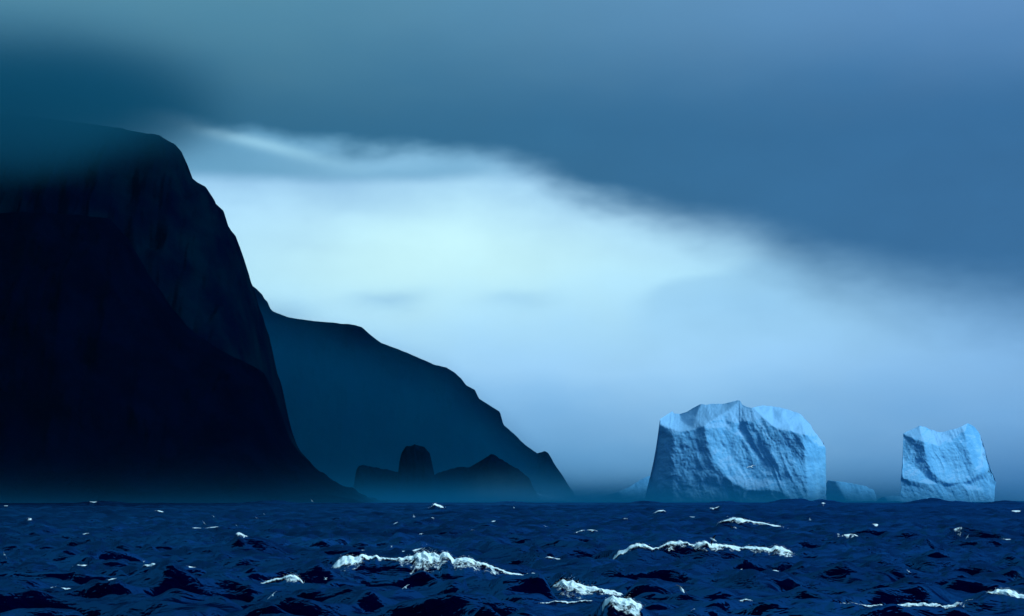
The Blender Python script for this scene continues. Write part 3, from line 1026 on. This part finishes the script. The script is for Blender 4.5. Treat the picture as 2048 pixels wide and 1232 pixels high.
def surf_density(x, y, z, p):
    n = noise(p, 0.018, 4.0, 0.6)
    zz = Nd.op('MAXIMUM', z + 3.0, 0.0)
    return expo(zz / -12.0) * smooth(n, 0.30, 0.72) * 9.0e-3 * smooth(x, -110, 10) * falling(x, 150, 240) * smooth(y, 4520, 4570) * falling(y, 4690, 4740) * falling(z, 40, 62)


m_surf = volume('surf spray', (0.42, 0.80, 0.96, 1), surf_density)
box('surf_spray', (-130, 4510, -6), (250, 4745, 64), m_surf, label='pale drifting spray between the peaked rock and the largest iceberg')


def veil_density(x, y, z, p):
    n = noise(p, 0.005, 3.0, 0.5)
    return (n * 0.7 + 0.65) * 1.7e-3 * smooth(y, 4975, 5050) * falling(y, 5340, 5400) * falling(z - Nd.op('MINIMUM', 245.0 - (x + 116.0) * 0.94, 245.0 - (x + 116.0) * 0.33), -95, 30) * falling(x, 80, 230) * smooth(x, -1500, -1100)


m_veil = volume('veil of mist', (0.0, 0.16, 0.325, 1), veil_density)
box('veil_mist', (-1550, 4970, -8), (240, 5410, 540), m_veil, label='veil of mist between the tall headland and the lower slope')


# ------------------------------------------------------------------ breaking crests
def whitecap(label, base, pts, seed=0.0, hump=None, spray=0.0, group=None, off=0.0):
    """Foam on a crest. pts = [(px, crest row, thickness in rows)]; the sheet follows the sea and stands a little proud of it."""
    P = np.array(pts, float)
    d = hump['d'] if hump else float(sea_dist(base))
    sc = d / 240.0
    ds = 0.075 * max(sc, 0.6)
    X0, X1 = lat(P[0, 0], d), lat(P[-1, 0], d)
    n = max(12, int((X1 - X0) / ds))
    x = np.linspace(X0, X1, n)
    th = np.interp(x, lat(P[:, 0], d), P[:, 2]) * K * d * (0.60 if spray > 0 else 1.0)         # visible height of the foam in metres
    mt = int(26 + 1.2 * P[:, 2].max())
    t = np.concatenate([np.linspace(-0.35, 1.0, mt), np.linspace(1.0, 2.2, 16)[1:]])
    mt = len(t)
    TT, XX = np.meshgrid(t, x, indexing='ij')
    TH = np.broadcast_to(th, XX.shape)
    if hump:
        A = hump_a(hump, XX)
        yc = hump_yc(hump, XX)
        # front profile A exp(-1.4 (q/fw)^2): invert it so that the foam hangs TH below the crest
        frac = np.clip(1 - np.clip(TT, 0, 2.2) * TH / np.maximum(A, 0.05), 0.04, 1)
        q = -hump['fw'] * np.sqrt(-np.log(frac) / 1.4)
        q = np.where(TT < 0, -TT * hump['fw'] * 0.9, q)
        YY = yc + q
    else:
        rowc = np.interp(x, lat(P[:, 0], d), P[:, 1])
        yc = np.array([float(sea_dist(r_)) for r_ in rowc])
        depth = np.maximum(TH * d / HCAM, 0.25)
        YY = yc[None, :] - np.clip(TT, -0.5, 1) * depth
        XX = XX * (YY / d)
    h, _ = sea_height(XX.ravel(), YY.ravel())
    H = h.reshape(XX.shape)
    DW = TT * TH
    lump = 0.5 + 0.7 * fbm(XX / (0.42 * sc) + seed, DW / (0.24 * sc), seed, 4)
    ne = max(6, int(n * (0.05 if spray > 0 or X1 - X0 > 12 else 0.30)))
    ends = sstep(np.arange(n), 0, ne) * (1 - sstep(np.arange(n), n - 1 - ne, n - 1))
    body = np.sin(np.clip((TT + 0.35) / 1.35, 0, 1) * math.pi) ** 0.7 * ends
    puff = (0.08 + 0.26 * TH) * body * np.clip(lump, 0.1, 1.4)
    ZZ = H + 0.02 * sc + puff * 0.7
    YY = YY - puff * 0.75
    fall = np.where(TT < 0.1, np.abs((TT - 0.1) / 0.45) ** 2, np.clip((TT - 0.25) / 0.75, 0, 1) * 0.72 + np.clip(TT - 1.0, 0, 2) * 0.36)
    mask = 1.08 - fall + 0.50 * fbm(XX / (0.85 * sc) + seed * 3, DW / (0.40 * sc), seed, 4) - (0.0 if spray > 0 else 0.12 if X1 - X0 > 12 else 0.24)
    mask = mask - 0.9 * (1 - ends)
    keep = mask > -0.5
    q = grid_quads(*XX.shape)
    kf = keep.ravel()
    q = q[kf[q].sum(1) >= 3]
    used = np.unique(q)
    if len(q) < 4:
        return None
    remap = -np.ones(XX.size, int)
    remap[used] = np.arange(len(used))
    cx, cy = float(XX.mean()), float(YY.mean())
    cz = float(H.mean())
    V = np.column_stack([XX.ravel() - cx, YY.ravel() - cy, ZZ.ravel() - cz])[used]
    Q = remap[q][:, ::-1]
    if spray > 0:
        # torn droplets over the thick parts of the crest
        cnt = int(spray * 0.2)
        w = th ** 1.5 + 1e-6
        pick = rng.choice(n, cnt, p=w / w.sum())
        jj = np.clip(rng.normal(mt * 0.16, mt * 0.10, cnt).astype(int), 0, mt - 1)
        bx = XX[jj, pick] - cx + rng.normal(0, 0.12 * sc, cnt)
        by = YY[jj, pick] - cy + rng.normal(0.1, 0.2, cnt)
        bz = ZZ[jj, pick] - cz + np.abs(rng.exponential(0.075, cnt)) * (0.1 + th[pick] * 1.3) + 0.01
        sz = rng.uniform(0.008, 0.022, cnt) * sc
        tet = np.array([(1, 0, -0.6), (-0.6, 0.9, -0.5), (-0.6, -0.9, -0.5), (0, 0, 1.0)])
        tv = (np.stack([bx, by, bz], -1)[:, None, :] + tet[None] * sz[:, None, None]).reshape(-1, 3)
        o0 = len(V)
        tf = np.array([(0, 2, 1, 1), (0, 1, 3, 3), (1, 2, 3, 3), (2, 0, 3, 3)])
        tri = np.array([(0, 2, 1), (0, 1, 3), (1, 2, 3), (2, 0, 3)])
        dm = new_mesh('spray', tv, (np.arange(cnt)[:, None, None] * 4 + tri[None]).reshape(-1, 3), m_spray, smooth_shade=False)
    att = dict(along=((XX - X0) / sc * (1.0 if hump else 0.8) + seed * 13).ravel()[used], down=(TT * TH / sc).ravel()[used], cover=mask.ravel()[used])
    o = link('whitecap', new_mesh('whitecap', V, Q, m_foam, attrs=att), loc=(cx, cy, cz))
    tag(o, label, 'whitecap', group)
    if spray > 0:
        s_ = link('spray', dm, parent=o)
        tag(s_, kind='stuff')
    return o


G = 'breaking wave crests'
whitecap('widest breaking crest, thick white foam under two peaks at lower centre', 1172,
         [(656, 1143, 3), (668, 1138, 12), (684, 1131, 20), (700, 1128, 22), (716, 1127, 17), (728, 1124, 7), (745, 1124, 5), (772, 1128, 4), (795, 1120, 8), (812, 1116, 16), (826, 1113, 30), (838, 1112, 42),
          (855, 1110, 44), (868, 1110, 30), (880, 1106, 26), (888, 1103, 24), (905, 1113, 17), (930, 1122, 21), (945, 1126, 20), (962, 1128, 15), (990, 1136, 12), (1012, 1144, 6), (1040, 1148, 4), (1075, 1154, 3)],
         1.1, HUMP_BY['main'], 2600, G)
whitecap('long white breaking crest right of centre, thickest at its right end', 1130,
         [(1208, 1113, 4), (1222, 1110, 7), (1236, 1107, 3), (1258, 1102, 4), (1272, 1098, 7), (1290, 1098, 5), (1312, 1101, 3), (1328, 1095, 6), (1340, 1089, 12), (1362, 1089, 11), (1378, 1091, 5), (1392, 1089, 8),
          (1410, 1086, 14), (1425, 1088, 13), (1442, 1092, 8), (1465, 1095, 8), (1480, 1097, 7), (1486, 1098, 2), (1496, 1096, 7), (1508, 1094, 10), (1530, 1095, 9), (1548, 1097, 12), (1565, 1091, 21), (1580, 1095, 22), (1592, 1103, 14), (1600, 1108, 4)],
         3.9, HUMP_BY['right'], 1500, G)
whitecap('white crest throwing a pointed plume of spray, below the largest iceberg', 1062,
         [(1434, 1048, 2), (1446, 1045, 4), (1458, 1041, 8), (1470, 1037, 10), (1482, 1040, 8), (1500, 1043, 4), (1525, 1047, 4), (1545, 1050, 6), (1562, 1052, 7), (1576, 1054, 5)],
         5.2, HUMP_BY['spray'], 900, G)
whitecap('broad lacy foam patch right of the widest crest near the bottom edge', 1206,
         [(1102, 1173, 3), (1114, 1168, 14), (1128, 1165, 28), (1145, 1167, 30), (1160, 1169, 26), (1178, 1172, 14), (1200, 1179, 10), (1225, 1185, 6), (1252, 1191, 3)],
         6.8, HUMP_BY['patch'], 500, G)
whitecap('rounded white breaker cut by the bottom edge right of centre', 1250,
         [(1206, 1210, 4), (1216, 1204, 12), (1229, 1200, 18), (1246, 1205, 26), (1262, 1205, 28), (1276, 1209, 24), (1290, 1218, 8)],
         8.3, HUMP_BY['low'], 600, G)
whitecap('tumbling white breaker in the bottom right corner', 1224,
         [(1978, 1188, 3), (1990, 1181, 10), (2004, 1177, 24), (2018, 1179, 30), (2034, 1183, 24), (2052, 1188, 16), (2078, 1196, 8), (2100, 1204, 3)],
         9.6, HUMP_BY['corner'], 600, G)
whitecap('curling white crest trailing a thin foam line to the left, at lower left', 1182,
         [(483, 1163, 2), (500, 1161, 4), (524, 1160, 4), (548, 1154, 4), (566, 1149, 6), (574, 1147, 12), (584, 1148, 14), (594, 1154, 12), (604, 1162, 5), (612, 1167, 2)],
         10.4, HUMP_BY['left'], 350, G)
whitecap('small arched white crest far left of the widest crest', 1156,
         [(278, 1132, 2), (292, 1130, 3), (306, 1129, 5), (316, 1130, 6), (326, 1134, 6), (338, 1141, 3)], 11.8, HUMP_BY['arch'], 120, G)
whitecap('small white puff of foam close under the dark rocks on the skyline', 1024,
         [(858, 1016, 2), (864, 1012, 5), (870, 1009, 7), (880, 1011, 6), (891, 1018, 3)], 12.9, HUMP_BY['far'], 160, G)

for i, (lab, pts) in enumerate(STREAKS):
    whitecap(lab, None, [(a, b_, c * 0.62) for a, b_, c in pts], 20 + i * 1.37, HUMP_BY['streak%d' % i], 0, 'small foam crests and flecks')


# ------------------------------------------------------------------ sea birds
def bird_material(name, back, belly, wing):
    m, b = material(name)
    x, y, z = separate(objco())
    ax = Nd.op('ABSOLUTE', x)
    c = mixc(smooth(z, -0.03, 0.03), belly, back)
    c = mixc(smooth(ax, 0.06, 0.12), c, wing)
    setin(b, 'Base Color', c)
    setin(b, 'Roughness', 0.8)
    return m


m_white = bird_material('white plumage', (0.75, 0.8, 0.82, 1), (0.85, 0.88, 0.9, 1), (0.7, 0.74, 0.78, 1))
m_dark = bird_material('dark plumage', (0.03, 0.035, 0.05, 1), (0.05, 0.06, 0.08, 1), (0.02, 0.025, 0.04, 1))
m_pied = bird_material('pied plumage', (0.7, 0.74, 0.74, 1), (0.85, 0.88, 0.88, 1), (0.02, 0.02, 0.03, 1))


def bird_mesh(name, mat, up_l, up_r, bend):
    """A gliding petrel 1 m across: body along y (bill at +y), wings along x; up_* dihedral, bend = droop of the hand."""
    V, F = [], []
    prof = [(-0.26, 0.006, 0.0), (-0.20, 0.030, 0.0), (-0.12, 0.055, -0.004), (-0.02, 0.070, -0.008), (0.08, 0.064, -0.004), (0.14, 0.046, 0.006),
            (0.18, 0.042, 0.014), (0.22, 0.036, 0.016), (0.25, 0.014, 0.008), (0.30, 0.004, -0.004)]
    ns = 10
    for (y, r_, zo) in prof:
        for k in range(ns):
            a = 2 * math.pi * k / ns
            wx = r_ * (1.9 if y < -0.19 else 1.0)
            wz = r_ * (0.35 if y < -0.19 else 0.9)
            V.append((wx * math.cos(a), y, zo + wz * math.sin(a)))
    for i in range(len(prof) - 1):
        for k in range(ns):
            F.append((i * ns + k, i * ns + (k + 1) % ns, (i + 1) * ns + (k + 1) % ns, (i + 1) * ns + k))
    F.append(tuple(range(ns))[::-1][:4])
    for sgn, up in ((1, up_l), (-1, up_r)):
        st = [(0.02, 0.0, 0.16, 0.030), (0.10, 0.02, 0.155, 0.024), (0.20, 0.045, 0.135, 0.018), (0.30, 0.035, 0.115, 0.013), (0.40, -0.005, 0.085, 0.009), (0.48, -0.05, 0.045, 0.006), (0.515, -0.085, 0.012, 0.003)]
        o = len(V)
        for (s, yo, ch, tk) in st:
            zb_ = math.tan(up) * min(s, 0.22) + (math.tan(up - bend) * max(0, s - 0.22))
            for (cy, cz) in ((0.5, 0.0), (0.15, 1.0), (-0.5, 0.15), (0.1, -0.45)):
                V.append((sgn * s, 0.03 + yo + cy * ch, 0.018 + zb_ + cz * tk))
        for i in range(len(st) - 1):
            for k in range(4):
                q = (o + i * 4 + k, o + i * 4 + (k + 1) % 4, o + (i + 1) * 4 + (k + 1) % 4, o + (i + 1) * 4 + k)
                F.append(q if sgn > 0 else q[::-1])
        e = o + (len(st) - 1) * 4
        F.append((e, e + 1, e + 2, e + 3) if sgn > 0 else (e + 3, e + 2, e + 1, e))
    return new_mesh(name, V, F, mat)


BM = {
    'glide_white': bird_mesh('seabird', m_white, R(8), R(8), R(10)),
    'bank_white': bird_mesh('seabird', m_white, R(18), R(14), R(26)),
    'up_white': bird_mesh('seabird', m_white, R(46), R(46), R(30)),
    'glide_pied': bird_mesh('seabird', m_pied, R(10), R(6), R(18)),
    'glide_dark': bird_mesh('seabird', m_dark, R(14), R(10), R(20)),
}
GB = 'seabirds flying low over the waves'
# (mesh, px, row, distance, span m, heading, roll, pitch, label)
BIRDS = [
    ('glide_white', 545, 1191, 148, 0.62, 14, -43, 8, 'white bird banked steeply on straight wings at lower left, below the curling crest'),
    ('glide_pied', 1364, 1180, 150, 1.12, 24, 38, 30, 'white bodied bird with long dark wings, lower right of the broad foam patch'),
    ('glide_pied', 1427, 1080, 260, 1.3, 78, 60, 30, 'white bodied bird with dark wings skimming the long right crest'),
    ('bank_white', 1502, 934, 400, 1.45, 28, -14, 10, 'white bird gliding in front of the largest iceberg'),
    ('glide_dark', 1647, 888, 420, 0.75, 12, 74, 10, 'tiny dark bird at the right shoulder of the largest iceberg'),
    ('glide_white', 811, 1175, 160, 0.55, 25, -38, 20, 'white bird banked under the foam of the widest crest'),
    ('up_white', 651, 1159, 170, 0.42, 65, 8, 0, 'small white bird with wings raised left of the widest crest'),
    ('bank_white', 1817, 1143, 190, 0.45, 30, 28, 24, 'small white bird over dark water at right, wings arched'),
    ('glide_white', 1935, 1074, 280, 0.55, 20, -56, 10, 'white bird banked on edge far right in the middle distance'),
    ('up_white', 1620, 1040, 330, 0.6, 75, 20, 0, 'white bird upright right of the spray plume'),
    ('glide_dark', 1464, 1055, 300, 1.0, 20, 62, 10, 'dark bird on edge just under the spray plume'),
    ('glide_white', 408, 1046, 330, 0.66, 20, 48, 10, 'white bird tilted to the right far out under the headland'),
    ('glide_white', 473, 1051, 320, 0.50, 28, 52, 10, 'white bird tilted to the right, next one right under the headland'),
    ('bank_white', 427, 1033, 420, 0.60, 20, 40, 10, 'small white bird high of the pair under the headland'),
    ('glide_white', 513, 1036, 420, 0.50, 20, 40, 10, 'small pale bird right of the group under the headland'),
    ('glide_white', 528, 1028, 460, 0.60, 24, 42, 10, 'small pale bird nearest the skyline under the headland'),
    ('glide_white', 624, 1002, 520, 1.0, 20, 52, 10, 'white bird crossing the skyline at the cliff foot'),
    ('bank_white', 9, 1110, 210, 0.62, 40, 58, 10, 'white bird at the left edge of the water'),
    ('up_white', 287, 1124, 210, 0.35, 50, 15, 0, 'tiny white bird above the small arched crest'),
    ('up_white', 783, 1094, 230, 0.36, 70, 10, 0, 'tiny white bird left above the widest crest'),
    ('up_white', 828, 1034, 380, 0.72, 80, 18, 0, 'white bird with raised wings far out under the domed rock'),
    ('bank_white', 1091, 1053, 320, 0.46, 30, 20, 10, 'tiny white bird above the far pair of foam dashes'),
    ('glide_white', 842, 1068, 280, 0.46, 40, -10, 20, 'small white bird gliding level above the widest crest'),
    ('up_white', 1028, 1016, 480, 0.66, 70, 20, 0, 'tiny bird close under the skyline right of the foam puff'),
]
for key, px, row, d, span, hd, roll, pit, lab in BIRDS:
    o = link('seabird', BM[key], loc=(lat(px, d), d, alt(row, d)))
    o.scale = (span,) * 3
    o.rotation_euler = (Matrix.Rotation(R(hd), 3, 'Z') @ Matrix.Rotation(R(pit), 3, 'X') @ Matrix.Rotation(R(roll), 3, 'Y')).to_euler()
    tag(o, lab, 'seabird', GB)
